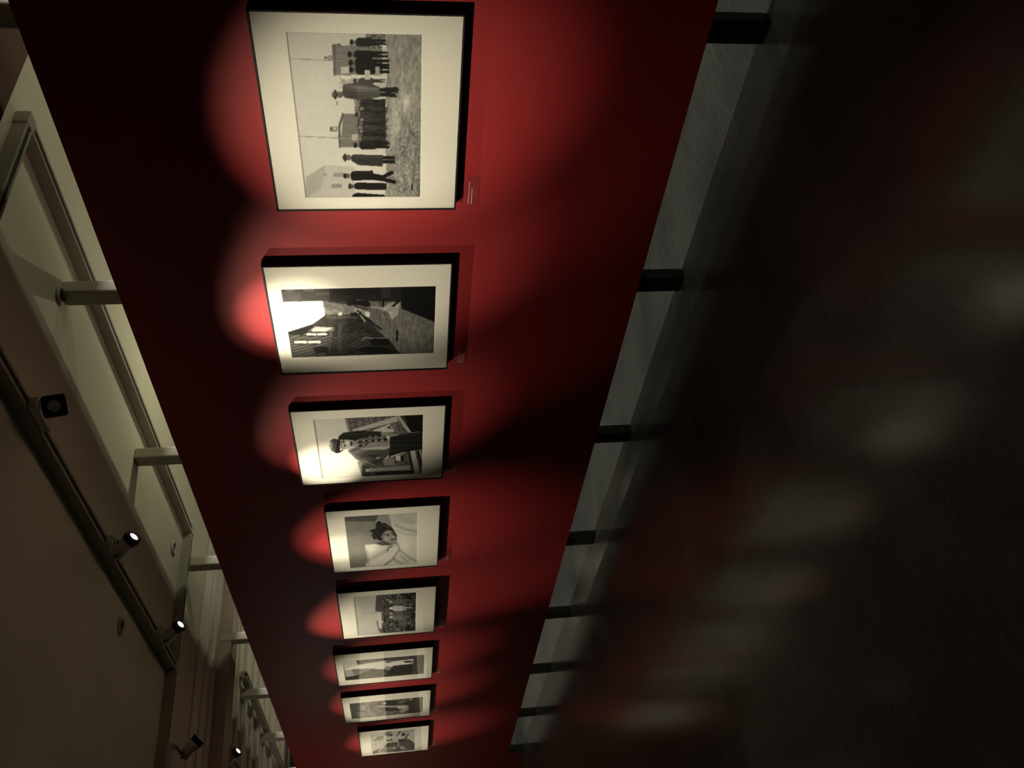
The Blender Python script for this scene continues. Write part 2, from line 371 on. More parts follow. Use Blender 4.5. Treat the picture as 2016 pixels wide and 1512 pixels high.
class Ink:
    """a sheet in the drawing coordinates of its own quad (top-left, top-right, bottom-right, bottom-left)"""
    def __init__(s, quad, nu, nv, base):
        H = homography(quad); u, v = np.meshgrid(np.linspace(0, 1, nu), np.linspace(0, 1, nv))
        w_ = H[2, 0]*u+H[2, 1]*v+1
        s.X = (H[0, 0]*u+H[0, 1]*v+H[0, 2])/w_; s.Y = (H[1, 0]*u+H[1, 1]*v+H[1, 2])/w_
        s.U, s.W = u, v; s.V = np.full(u.shape, float(base)); s.nu, s.nv = nu, nv
    def put(s, m, val, a=1): s.V = np.where(m, s.V*(1-a)+val*a, s.V)
    def inside(s, pts):
        m = np.zeros(s.X.shape, bool); n = len(pts)
        for k in range(n):
            (x0, y0), (x1, y1) = pts[k], pts[(k+1) % n]
            if y0 == y1: continue
            m ^= ((y0 > s.Y) != (y1 > s.Y)) & (s.X < (x1-x0)*(s.Y-y0)/(y1-y0)+x0)
        return m
    def poly(s, pts, val, a=1): s.put(s.inside(pts), val, a)
    def rect(s, x0, y0, x1, y1, val, a=1): s.put((s.X >= x0) & (s.X <= x1) & (s.Y >= y0) & (s.Y <= y1), val, a)
    def ell(s, x, y, rx, ry, val, a=1): s.put(((s.X-x)/rx)**2+((s.Y-y)/ry)**2 < 1, val, a)
    def line(s, pts, wd, val, a=1):
        for (x0, y0), (x1, y1) in zip(pts, pts[1:]):
            dx, dy = x1-x0, y1-y0; L = dx*dx+dy*dy+1e-9
            t = np.clip(((s.X-x0)*dx+(s.Y-y0)*dy)/L, 0, 1)
            s.put((s.X-x0-t*dx)**2+(s.Y-y0-t*dy)**2 < (wd/2)**2, val, a)
    def grain(s, m, amp, fx, fy, seed=0):
        n = vnoise(s.X/fx, s.Y/fy, seed)*.6+vnoise(s.X/fx*2.3, s.Y/fy*2.3, seed+1)*.4
        s.V = np.where(m, np.clip(s.V+(n-.5)*2*amp, .03, 1), s.V)
    def glow(s, x, y, rx, ry, amt, m=True):
        s.V = np.where(m, s.V+amt*np.exp(-(((s.X-x)/rx)**2+((s.Y-y)/ry)**2)), s.V)
    def fold(s, pts, wd, amt, m=True):
        best = np.full(s.X.shape, 1e9)
        for (x0, y0), (x1, y1) in zip(pts, pts[1:]):
            dx, dy = x1-x0, y1-y0; L = dx*dx+dy*dy+1e-9; t = np.clip(((s.X-x0)*dx+(s.Y-y0)*dy)/L, 0, 1)
            best = np.minimum(best, (s.X-x0-t*dx)**2+(s.Y-y0-t*dy)**2)
        s.V = np.where(m, s.V+amt*np.exp(-best/(wd*wd)), s.V)
    def finish(s, grain=.03, seed=3):
        P = np.pad(s.V, 1, mode='edge')
        s.V = .46*s.V+.105*(P[:-2, 1:-1]+P[2:, 1:-1]+P[1:-1, :-2]+P[1:-1, 2:])+.03*(P[:-2, :-2]+P[2:, 2:]+P[:-2, 2:]+P[2:, :-2])
        iu, iv = np.meshgrid(np.arange(s.nu), np.arange(s.nv))
        grain = grain*np.clip(1.25-s.V, .12, 1)
        s.V = np.clip(s.V*(1+grain*3*(vnoise(iu/2.1, iv/2.1, seed)-.5)+grain*2*(vnoise(iu/6.3, iv/6.3, seed+4)-.5)), .03, 1)
        return s
    def person(s, xh, xf, y, wd, tone, hat=True):
        """upright figure: head at xh, feet at xf (the sheet lies on its side: up is towards small x)"""
        h = (xf-xh); r = h*.065
        s.ell(xh+r, y, r*1.15, r*.95, min(1, tone+.28)); 
        if hat: s.ell(xh+r*.2, y, r*.75, r*1.2, tone*.7)
        s.poly([(xh+r*2, y-wd*.28), (xh+r*3.2, y-wd*.5), (xh+h*.58, y-wd*.46), (xh+h*.6, y+wd*.46), (xh+r*3.2, y+wd*.5), (xh+r*2, y+wd*.28)], tone)
        s.poly([(xh+h*.56, y-wd*.36), (xf, y-wd*.30), (xf, y-wd*.06), (xh+h*.6, y)], tone*.85)
        s.poly([(xh+h*.56, y+wd*.36), (xf, y+wd*.34), (xf, y+wd*.10), (xh+h*.6, y)], tone*.85)

def art_platform():
    k = Ink([(537, 1358), (398, 218), (1336, 236), (1330, 1357)], 300, 240, .91)
    X, Y = k.X, k.Y
    k.V += -.05*vnoise(X/300, Y/300, 3)
    g = X > 1085+12*vnoise(Y/60, X*0, 5)
    k.put(g, .62); k.grain(g, .12, 20, 70, 1); k.grain(g & (X > 1150), .12, 9, 26, 2)
    k.grain(g & (Y > 850), .20, 7, 10, 9); k.V = np.where(g & (Y > 900), k.V-.10*np.clip((X-1150)/180, 0, 1), k.V); k.glow(1230, 690, 60, 60, .18, g); k.glow(1150, 800, 40, 160, .12, g)
    k.poly([(537, 1225), (670, 1135), (872, 1150), (880, 1358), (537, 1358)], .80)
    k.poly([(537, 1222), (668, 1135), (668, 1192), (640, 1300), (548, 1358), (537, 1358)], .73)
    k.rect(725, 1190, 800, 1218, .62); k.rect(714, 1268, 785, 1296, .60); k.rect(655, 1190, 682, 1212, .65)
    k.poly([(735, 310), (1062, 310), (1062, 512), (735, 515)], .52); k.poly([(714, 300), (775, 300), (775, 309), (742, 312), (742, 520), (726, 520)], .42)
    k.rect(775, 458, 832, 505, .82); k.rect(690, 380, 716, 410, .45); k.rect(697, 386, 708, 404, .8); k.ell(672, 395, 14, 8, .45)
    k.poly([(795, 780), (1085, 790), (1085, 1015), (772, 1015)], .50); k.poly([(788, 774), (800, 785), (774, 870), (778, 1018), (764, 1018), (758, 868)], .38)
    k.rect(852, 925, 920, 968, .74); k.rect(716, 870, 752, 905, .45); k.rect(723, 877, 745, 898, .8); k.ell(708, 888, 8, 18, .4)
    k.line([(427, 402), (800, 418)], 6, .62); k.line([(490, 937), (850, 955)], 6, .62); k.line([(650, 420), (740, 690)], 2, .8)
    k.rect(745, 697, 757, 725, .6); k.rect(870, 690, 915, 720, .55); k.rect(872, 730, 905, 780, .5)
    k.rect(765, 540, 1085, 600, .78); k.grain((X > 760) & (X < 1085) & (Y > 515) & (Y < 600), .2, 22, 14, 4)
    k.rect(945, 230, 1085, 300, .45); k.grain((X > 945) & (X < 1085) & (Y > 228) & (Y < 345), .3, 14, 9, 6)
    for a in ((845, 1088, 288, 62, .17), (832, 1100, 372, 60, .12), (838, 1112, 430, 74, .10), (842, 1112, 478, 70, .11), (870, 1085, 555, 40, .3)): k.person(*a, hat=True)
    k.rect(940, 480, 978, 545, .8); k.rect(1015, 455, 1045, 520, .65)
    cr = k.inside([(905, 690), (1085, 680), (1092, 1010), (905, 1012), (892, 860)])
    k.put(cr, .22); k.grain(cr, .14, 30, 16, 7)
    rnd = random.Random(4)
    for yy in range(695, 1010, 26): k.person(880+rnd.uniform(0, 30), 1085+rnd.uniform(0, 25), yy, 34, rnd.uniform(.13, .30), False)
    k.person(875, 1115, 1000, 62, .15); k.person(882, 1090, 790, 44, .26)
    # tall man in an overcoat
    k.ell(768, 650, 26, 22, .42); k.ell(738, 650, 12, 33, .2); k.ell(727, 650, 13, 20, .36)
    k.poly([(788, 620), (790, 580), (880, 568), (962, 560), (1045, 600), (1048, 668), (900, 690), (805, 672), (785, 645)], .32)
    k.poly([(880, 600), (1040, 606), (1048, 664), (890, 668)], .40); k.line([(800, 640), (1040, 640)], 4, .2)
    k.poly([(1040, 604), (1165, 598), (1180, 612), (1165, 640), (1045, 632)], .16); k.poly([(1045, 636), (1150, 640), (1168, 672), (1150, 668), (1048, 664)], .14)
    # second man, third walking, fourth
    k.ell(830, 1085, 18, 20, .40); k.ell(808, 1085, 10, 30, .16); k.ell(800, 1085, 10, 18, .25)
    k.poly([(850, 1072), (870, 1064), (1068, 1070), (1068, 1148), (900, 1138), (848, 1105)], .22); k.poly([(1066, 1076), (1150, 1074), (1156, 1100), (1066, 1098)], .13); k.poly([(1066, 1104), (1150, 1104), (1156, 1126), (1066, 1126)], .13)
    k.ell(820, 1213, 22, 17, .35); k.ell(806, 1213, 10, 18, .1)
    k.poly([(846, 1195), (860, 1180), (1000, 1176), (1000, 1240), (860, 1246), (846, 1230)], .10)
    k.line([(985, 1205), (1070, 1222), (1130, 1192)], 26, .09); k.line([(985, 1225), (1080, 1240), (1150, 1256)], 26, .09)
    k.ell(852, 1285, 18, 16, .35); k.ell(840, 1285, 8, 20, .1); k.poly([(872, 1270), (890, 1258), (1095, 1264), (1095, 1312), (900, 1308), (872, 1300)], .11)
    k.poly([(860, 1345), (890, 1330), (1085, 1345), (1085, 1360), (860, 1360)], .10); k.rect(1268, 1268, 1280, 1315, .1)
    k.glow(900, 600, 60, 14, .10); k.fold([(810, 590), (1030, 610)], 8, .10); k.fold([(830, 660), (1040, 655)], 6, -.10); k.fold([(880, 1080), (1060, 1085)], 7, .08); k.fold([(870, 1195), (990, 1190)], 6, .06)
    k.grain((X > 840) & (X < 1100) & (Y > 330) & (Y < 520), .06, 14, 10, 12); k.grain((X > 880) & (X < 1095) & (Y > 690) & (Y < 1040), .08, 16, 9, 13); k.grain((X > 735) & (X < 900) & (k.V > .4) & (k.V < .6), .05, 60, 8, 14)
    k.put(k.W < .006, .45, .7); k.put(k.U > .996, .7, .4)  # top line: shadow of the mat painted along the print edge
    return k.finish()
def art_street():
    k = Ink([(340, 993), (238, 398), (1604, 368), (1588, 958)], 170, 300, .20); X, Y = k.X, k.Y
    k.poly([(240, 505), (600, 498), (625, 560), (622, 625), (530, 692), (420, 748), (303, 772)], .97)
    k.poly([(600, 495), (730, 520), (890, 540), (890, 620), (640, 620), (622, 600)], .42); k.grain((X > 600) & (X < 890) & (Y > 490) & (Y < 630), .14, 30, 18, 2)
    k.poly([(230, 395), (705, 385), (700, 495), (560, 498), (262, 508)], .24); k.rect(250, 418, 410, 505, .30); k.rect(280, 395, 350, 416, .36); k.rect(430, 392, 530, 412, .36); k.rect(545, 420, 660, 450, .30)
    k.poly([(660, 385), (1300, 372), (1285, 505), (660, 502)], .13); k.rect(1120, 380, 1200, 470, .20); k.rect(690, 400, 1090, 450, .10)
    road = k.inside([(885, 545), (1000, 500), (1290, 505), (1300, 565), (1600, 680), (1588, 960), (1275, 962), (1150, 820), (1000, 660)])
    k.put(road, .42); k.grain(road, .09, 14, 60, 3)
    k.poly([(1285, 372), (1606, 366), (1600, 690), (1440, 625), (1300, 568)], .055)
    k.poly([(1010, 545), (1140, 560), (1185, 520), (1285, 500), (1270, 620), (1235, 650), (1215, 670), (1180, 600), (1100, 570), (1040, 560)], .66); k.grain((X > 1130) & (X < 1285) & (Y > 500) & (Y < 670), .12, 12, 10, 5)
    left = k.inside([(303, 772), (520, 700), (640, 622), (905, 615), (1050, 760), (1160, 820), (1285, 962), (335, 996)])
    k.put(left, .17); k.grain(left, .05, 40, 25, 8)
    cl = k.inside([(312, 800), (520, 722), (700, 730), (660, 985), (338, 990)])
    k.put(cl, .36); k.put(cl & (np.mod(Y+X*.25, 26) < 9), .20); 
    k.poly([(540, 722), (700, 735), (620, 770), (500, 760)], .62)
    k.poly([(303, 770), (510, 704), (525, 725), (410, 812), (400, 790), (310, 797)], .09)
    for x0, y0, x1, y1 in ((355, 848, 590, 872), (462, 782, 645, 802)): k.rect(x0-10, y0-8, x1+10, y1+8, .15); k.rect(x0, y0, x1, y1, .80); k.line([((x0+x1)/2, y0), ((x0+x1)/2, y1)], 8, .2)
    cl2 = k.inside([(640, 830), (900, 760), (1040, 800), (1040, 900), (650, 930)]); k.put(cl2 & (np.mod(Y+X*.3, 24) < 10), .30)
    k.rect(735, 700, 775, 960, .34, .5); k.rect(740, 600, 772, 625, .8)
    k.poly([(630, 900), (655, 905), (655, 985), (560, 985), (520, 915), (545, 900)], .12); k.rect(560, 955, 640, 985, .3)
    k.poly([(815, 515), (850, 490), (960, 486), (1020, 515), (1020, 545), (980, 552), (880, 528), (830, 545)], .06); k.line([(905, 492), (960, 492)], 6, .55)
    k.poly([(870, 540), (920, 552), (1000, 575), (980, 640), (930, 620), (880, 590)], .62); k.line([(880, 545), (1000, 580)], 10, .12); k.poly([(975, 595), (1015, 595), (1018, 640), (985, 640)], .9)
    k.poly([(840, 610), (900, 600), (910, 625), (850, 645)], .08); k.line([(905, 585), (940, 605)], 12, .06); k.line([(930, 610), (1000, 660), (1115, 748)], 16, .10); k.line([(935, 625), (975, 680)], 10, .75)
    k.line([(945, 850), (980, 822), (1035, 830), (1170, 826)], 7, .6); k.poly([(930, 940), (950, 908), (1060, 900), (1160, 915), (1240, 958), (1000, 968)], .045)
    k.poly([(1015, 850), (1060, 830), (1180, 835), (1200, 890), (1050, 895)], .07); k.line([(895, 928), (950, 930)], 14, .06)
    k.line([(1190, 850), (1275, 965)], 8, .08); k.poly([(1248, 755), (1265, 755), (1276, 800), (1272, 850), (1254, 856), (1250, 800)], .06); k.line([(1270, 790), (1285, 940)], 5, .6)
    k.glow(420, 620, 160, 90, .2); k.fold([(520, 760), (690, 745)], 14, .18); k.grain(left & (X > 640), .07, 22, 14, 21); k.fold([(640, 640), (890, 640)], 14, .12, left); k.glow(1450, 800, 180, 120, .08, road); k.grain(road, .10, 6, 30, 22); k.line([(1105, 500), (1110, 540)], 8, .06); k.line([(1135, 495), (1135, 540)], 22, .07); k.poly([(1210, 545), (1280, 480), (1285, 505), (1225, 555)], .07)
    return k.finish(.04)
def art_cap():
    k = Ink([(455, 938), (368, 300), (1545, 245), (1528, 872)], 180, 260, .90); X, Y = k.X, k.Y
    a = k.inside([(703, 285), (1550, 240), (1545, 470), (780, 445)]); k.put(a, .42); k.grain(a, .2, 34, 12, 1); k.put(a & (np.mod(X-Y*.25, 74) < 8), .18)
    k.poly([(703, 285), (735, 283), (778, 440), (748, 445)], .55)
    k.poly([(780, 412), (1262, 262), (1280, 318), (800, 440)], .76); k.poly([(1262, 262), (1300, 258), (1420, 432), (1380, 438)], .70); k.line([(1310, 262), (1425, 430)], 16, .2)
    k.poly([(1000, 420), (1190, 345), (1240, 430), (1040, 440)], .82); k.poly([(1152, 388), (1188, 362), (1212, 404)], .28)
    k.poly([(1335, 256), (1550, 242), (1545, 440), (1418, 435)], .07)
    b = k.inside([(835, 750), (1110, 735), (1380, 640), (1540, 612), (1530, 878), (885, 912)]); k.put(b, .40); k.grain(b, .2, 30, 12, 3)
    k.poly([(835, 750), (875, 748), (915, 908), (885, 912)], .58); k.rect(885, 790, 965, 905, .24)
    k.poly([(920, 832), (1400, 788), (1412, 838), (930, 864)], .76); k.poly([(1020, 862), (1420, 842), (1425, 880), (1020, 905)], .22)
    k.poly([(1110, 735), (1230, 705), (1240, 790), (1130, 795)], .60); k.poly([(1250, 690), (1300, 680), (1305, 740), (1255, 745)], .9); k.poly([(1300, 700), (1335, 690), (1330, 740), (1305, 742)], .1)
    k.poly([(1375, 640), (1400, 636), (1450, 872), (1425, 876)], .2); k.poly([(1405, 634), (1455, 630), (1502, 868), (1450, 876)], .80); k.line([(1485, 640), (1525, 790)], 22, .12); k.line([(1505, 620), (1530, 720)], 14, .7)
    # man with folded cap
    k.poly([(632, 520), (640, 480), (690, 442), (850, 420), (1095, 428), (1108, 470), (930, 505), (830, 530), (700, 520)], .13)
    k.poly([(735, 635), (800, 600), (1000, 570), (1192, 560), (1205, 650), (1110, 740), (1060, 800), (960, 808), (820, 722)], .32); k.line([(860, 640), (1080, 720)], 10, .22); k.line([(900, 740), (1040, 800)], 16, .5); k.poly([(1030, 705), (1080, 700), (1085, 718), (1050, 724)], .7)
    k.poly([(820, 520), (1000, 470), (1140, 470), (1195, 540), (1190, 570), (1000, 590), (830, 610)], .42)
    pl = k.inside([(825, 520), (1000, 470), (1140, 470), (1190, 540), (1000, 575), (830, 600)]); k.put(pl & (np.mod(X, 66) < 30) & (np.mod(Y+X*.1, 44) < 20), .10); k.put(pl & (np.mod(X+20, 66) < 12) & (np.mod(Y+8, 44) < 14), .8)
    k.poly([(1000, 545), (1185, 545), (1192, 600), (1130, 625), (860, 620)], .62); k.line([(860, 612), (1150, 560)], 8, .45)
    k.poly([(655, 525), (720, 515), (790, 522), (835, 550), (830, 600), (760, 622), (680, 620), (655, 600)], .66)
    k.ell(692, 540, 14, 14, .25); k.ell(705, 582, 14, 14, .28); k.ell(745, 556, 22, 12, .82); k.ell(775, 560, 16, 26, .22); k.ell(800, 565, 12, 20, .6); k.line([(665, 530), (668, 605)], 8, .3)
    k.poly([(532, 585), (548, 530), (582, 505), (630, 515), (640, 640), (612, 662), (560, 640)], .24); k.poly([(532, 585), (548, 535), (565, 545), (560, 640), (545, 620)], .62)
    k.poly([(630, 518), (655, 524), (652, 640), (678, 622), (690, 630), (640, 662), (600, 662)], .07)
    k.poly([(1090, 440), (1160, 438), (1230, 450), (1265, 478), (1250, 490), (1190, 482), (1100, 468)], .58); k.line([(1180, 462), (1255, 478)], 4, .3)
    k.poly([(1185, 490), (1290, 460), (1420, 440), (1500, 428), (1540, 450), (1535, 615), (1380, 640), (1290, 660), (1200, 690), (1170, 720), (1190, 620)], .12); k.line([(1200, 530), (1530, 520)], 6, .2); k.line([(1200, 640), (1380, 600)], 30, .17)
    k.line([(1420, 440), (1500, 430)], 8, .55); k.put(k.W < .008, .5, .7)
    k.fold([(820, 650), (1000, 610), (1160, 600)], 16, .12); k.fold([(880, 690), (1060, 690)], 14, -.10); k.fold([(950, 780), (1090, 730)], 12, -.10); k.fold([(760, 640), (900, 770)], 10, .14); k.fold([(700, 460), (1080, 445)], 9, .07)
    k.glow(720, 540, 30, 14, .14); k.fold([(810, 530), (820, 600)], 8, -.15); k.glow(680, 610, 25, 14, -.2); k.fold([(570, 530), (575, 640)], 10, .14); k.fold([(1210, 575), (1500, 570)], 14, .07); k.fold([(1210, 480), (1480, 460)], 9, .06)
    k.grain((X > 820) & (X < 1200) & (Y > 465) & (Y < 620), .10, 9, 7, 31)
    return k.finish(.04)
def art_pillow():
    k = Ink([(470, 925), (398, 252), (1360, 180), (1352, 862)], 210, 180, .50); X, Y = k.X, k.Y
    k.V = .56-.10*np.clip((X-400)/400, 0, 1)*0 + .06*(vnoise(X/120, Y/120, 2)-.5) - .10*(Y > 700)*np.clip((Y-700)/200, 0, 1)
    k.poly([(398, 252), (845, 225), (800, 310), (398, 310)], .38); 
    k.poly([(845, 225), (960, 212), (985, 300), (1010, 385), (930, 330), (830, 330), (800, 300), (790, 360), (785, 330)], .62)
    pw = k.inside([(940, 212), (1362, 178), (1354, 864), (662, 905), (690, 830), (672, 720), (662, 620), (790, 606), (985, 622), (1085, 600), (1085, 480), (1030, 400), (985, 300)])
    k.put(pw, .90); k.put(pw & (Y < 330), .80, .6)
    for pts, wd, v in (([(960, 215), (1000, 380)], 16, -.22), ([(1060, 350), (1180, 405), (1350, 440)], 22, -.16), ([(1090, 430), (1200, 475), (1350, 485)], 12, -.12), ([(955, 690), (975, 645), (1010, 640)], 12, -.4), ([(1045, 795), (915, 890)], 14, -.34), ([(1110, 690), (1040, 780)], 12, -.25), ([(1060, 820), (1160, 872)], 18, -.2), ([(1088, 600), (1125, 690), (1250, 790), (1350, 835)], 16, -.2), ([(700, 830), (850, 740), (950, 700)], 26, -.12), ([(1130, 760), (1220, 840)], 20, -.14), ([(1000, 640), (1080, 610)], 14, -.1), ([(680, 700), (700, 860)], 22, -.16), ([(1120, 250), (1300, 330)], 40, -.06)): k.fold(pts, wd, v, pw)
    k.glow(760, 660, 90, 60, .08, pw); k.glow(1180, 600, 80, 120, .08, pw)
    k.poly([(800, 603), (905, 560), (1045, 602), (985, 622), (880, 624)], .36)
    k.poly([(880, 480), (950, 415), (1030, 405), (1062, 450), (1082, 520), (1085, 575), (1045, 602), (960, 592), (895, 560)], .62)
    k.poly([(1000, 410), (1060, 445), (1082, 515), (1050, 515), (1030, 470)], .30)
    k.line([(905, 485), (940, 478), (975, 492)], 9, .22); k.ell(962, 496, 16, 7, .2); k.line([(1000, 470), (1060, 480)], 8, .2); k.ell(1040, 512, 26, 12, .72); k.ell(1060, 518, 8, 6, .25); k.line([(1005, 548), (1040, 538), (1075, 545)], 13, .25)
    k.glow(930, 540, 50, 40, .10); k.glow(1010, 440, 30, 25, -.06); k.fold([(890, 470), (905, 560), (960, 590)], 12, -.14); k.glow(1015, 565, 25, 14, -.08); k.fold([(935, 470), (985, 478)], 5, -.18)
    hair = k.inside([(830, 308), (855, 300), (870, 322), (940, 335), (1010, 385), (1055, 435), (1040, 430), (960, 420), (905, 455), (870, 500), (895, 555), (850, 560), (820, 535), (780, 550), (745, 490), (770, 460), (722, 440), (725, 425), (780, 405), (810, 400), (800, 350)])
    k.put(hair, .17); k.grain(hair, .12, 16, 12, 5); k.fold([(880, 345), (1000, 400)], 9, .14, hair); k.fold([(760, 420), (830, 450), (860, 520)], 7, .12, hair); k.fold([(820, 350), (860, 400)], 7, .10, hair); k.fold([(770, 500), (830, 510)], 6, .10, hair)
    k.put(k.W > .995, .95)
    return k.finish(.025)
def art_crowd():
    k = Ink([(505, 930), (437, 345), (1388, 270), (1382, 858)], 170, 240, .86); X, Y = k.X, k.Y
    k.V -= .08*vnoise(X/150, Y/150, 3)
    k.poly([(782, 320), (880, 305), (880, 580), (765, 565), (770, 430)], .36); k.poly([(800, 690), (785, 740), (815, 850), (840, 898), (920, 895), (900, 760)], .38)
    cr = k.inside([(868, 305), (1390, 268), (1384, 862), (860, 900), (890, 760), (880, 600)]); k.put(cr, .33); k.grain(cr, .30, 26, 20, 1); k.grain(cr & (X > 1150), .14, 60, 10, 2)
    k.poly([(788, 600), (800, 570), (870, 580), (870, 700), (862, 835), (820, 820), (800, 700)], .90); k.poly([(845, 575), (870, 580), (885, 700), (860, 715)], .78); k.rect(862, 590, 880, 700, .35); k.line([(720, 590), (800, 596)], 10, .6)
    rnd = random.Random(8)
    for i in range(95):
        x = 890+(rnd.random()**.8)*300; y = rnd.uniform(300, 860); r = 6+(x-880)*.045
        k.poly([(x+r, y-r*1.4), (x+r*6, y-r*1.7), (x+r*6, y+r*1.7), (x+r, y+r*1.4)], rnd.choice((.10, .16, .22, .35, .55)), .85); k.ell(x, y, r, r*.8, rnd.choice((.5, .6, .7))); k.ell(x-r*.7, y, r*.5, r*.9, rnd.choice((.1, .2, .6)))
    for y, t in ((520, .85), (655, .52), (420, .45), (600, .42)): k.person(980, 1330, y, 86, t, False)
    k.poly([(1110, 700), (1250, 690), (1250, 800), (1120, 800)], .42); k.line([(1220, 700), (1290, 730), (1260, 780)], 12, .6)
    k.put(cr & (X > 1240) & (vnoise(Y/14, X/90, 6) > .5), .11, .7); k.grain(cr, .12, 10, 8, 15); k.put(k.W < .01, .5, .6)
    return k.finish(.04)
def art_alley():
    k = Ink([(240, 475), (212, 255), (1175, 163), (1165, 390)], 70, 200, .30); X, Y = k.X, k.Y
    k.grain(X > 0, .12, 40, 14, 1)
    k.poly([(205, 250), (360, 228), (392, 292), (230, 352)], .88); k.poly([(360, 232), (700, 200), (700, 240), (560, 262), (392, 292)], .30)
    k.poly([(430, 262), (600, 225), (610, 245), (450, 280)], .45); k.poly([(230, 352), (392, 292), (560, 262), (705, 240), (712, 266), (860, 240), (1040, 218), (1035, 272), (870, 292), (670, 345), (530, 335), (330, 345), (240, 400)], 1.0)
    k.poly([(712, 242), (850, 232), (750, 268), (712, 268)], .55); k.poly([(228, 362), (320, 346), (345, 420), (250, 436)], .70); k.poly([(330, 352), (520, 335), (545, 345), (350, 425)], .52)
    k.poly([(236, 440), (400, 415), (365, 455), (240, 477)], .07); k.rect(705, 308, 765, 350, .62); k.poly([(800, 300), (1035, 285), (1025, 395), (700, 425)], .16); k.grain((X > 550) & (X < 1030) & (Y > 290), .08, 14, 14, 3)
    k.poly([(915, 255), (950, 240), (1030, 240), (1030, 258), (950, 262)], .12); k.poly([(1105, 172), (1175, 163), (1166, 390), (1110, 392)], .16); k.grain(X > 1105, .12, 12, 10, 4)
    return k.finish(.05)
def art_window():
    k = Ink([(315, 928), (290, 752), (1158, 662), (1150, 850)], 64, 190, .36); X, Y = k.X, k.Y
    k.grain(X > 0, .22, 34, 18, 1); k.grain(X > 0, .10, 12, 9, 2)
    k.poly([(290, 752), (360, 742), (375, 925), (315, 930)], .30); k.rect(1060, 660, 1160, 870, .28); k.rect(1140, 660, 1160, 870, .1)
    k.rect(600, 775, 850, 790, .75); k.rect(605, 730, 660, 775, .14); k.rect(700, 715, 850, 770, .15); k.rect(640, 800, 860, 830, .17); k.ell(690, 745, 24, 14, .8); k.ell(905, 790, 70, 20, .75); k.ell(940, 750, 50, 10, .1); k.poly([(850, 840), (1000, 770), (1010, 800), (900, 862)], .62)
    k.rect(980, 680, 1060, 860, .18); k.ell(1010, 695, 26, 14, .6); k.rect(420, 770, 480, 830, .62); k.line([(700, 850), (710, 890)], 10, .75); k.line([(500, 720), (500, 920)], 12, .6); k.rect(380, 850, 590, 905, .50); k.grain(X > 0, .12, 16, 10, 17)
    return k.finish(.05)
def art_field():
    k = Ink([(562, 1345), (535, 1105), (1060, 1045), (1060, 1295)], 84, 120, .80); X, Y = k.X, k.Y
    k.grain(X > 0, .10, 60, 30, 1)
    k.poly([(570, 1190), (620, 1140), (690, 1130), (680, 1170), (580, 1195)], .45); k.poly([(690, 1085), (800, 1075), (760, 1110), (690, 1112)], .55)
    k.poly([(690, 1120), (720, 1112), (800, 1110), (780, 1135)], .3); k.poly([(720, 1180), (780, 1160), (800, 1182), (730, 1192)], .25); k.poly([(690, 1250), (740, 1215), (850, 1200), (860, 1260), (700, 1270)], .28); k.ell(745, 1165, 26, 9, .92)
    k.poly([(860, 1190), (900, 1165), (960, 1160), (1000, 1170), (1060, 1220), (1060, 1300), (800, 1320), (780, 1300), (870, 1250)], .32); k.grain((X > 680) & (Y > 1200), .12, 18, 14, 2); k.poly([(870, 1255), (930, 1245), (960, 1290), (900, 1300)], .62)
    k.poly([(860, 1170), (945, 1165), (940, 1195), (865, 1198)], .09); k.ell(920, 1110, 22, 18, .10); k.ell(875, 1085, 18, 8, .12); k.line([(840, 1130), (880, 1090)], 12, .14); k.line([(900, 1130), (920, 1105)], 14, .12); k.line([(765, 1130), (780, 1110)], 14, .2)
    k.poly([(562, 1345), (570, 1310), (640, 1280), (620, 1330)], .14); k.poly([(620, 1330), (680, 1275), (800, 1270), (800, 1320)], .45)
    k.poly([(960, 1110), (1000, 1090), (960, 1160), (920, 1160)], .42); k.grain(X > 0, .10, 14, 9, 19)
    return k.finish(.05)

def print_mesh(k, y0, y1, z0, z1):
    """k: inked sheet; left edge (u=0) is the far edge y1, right edge is the near edge y0"""
    nu, nv = k.nu, k.nv
    co = np.zeros((nv, nu, 3)); co[..., 1] = y1+(y0-y1)*k.U; co[..., 2] = z1+(z0-z1)*k.W
    idx = np.arange(nu*nv).reshape(nv, nu)
    f = np.stack([idx[:-1, :-1], idx[1:, :-1], idx[1:, 1:], idx[:-1, 1:]], -1).reshape(-1, 4)
    me = bpy.data.meshes.new('print'); me.from_pydata(co.reshape(-1, 3).tolist(), [], f.tolist())
    v = np.clip(k.V, .03, 1).reshape(-1)**2.2*.78
    rgba = np.stack([v, v*.985+.0, v*.92, np.ones_like(v)], 1).astype(np.float32)
    at = me.color_attributes.new('ink', 'FLOAT_COLOR', 'POINT'); at.data.foreach_set('color', rgba.ravel())
    return me

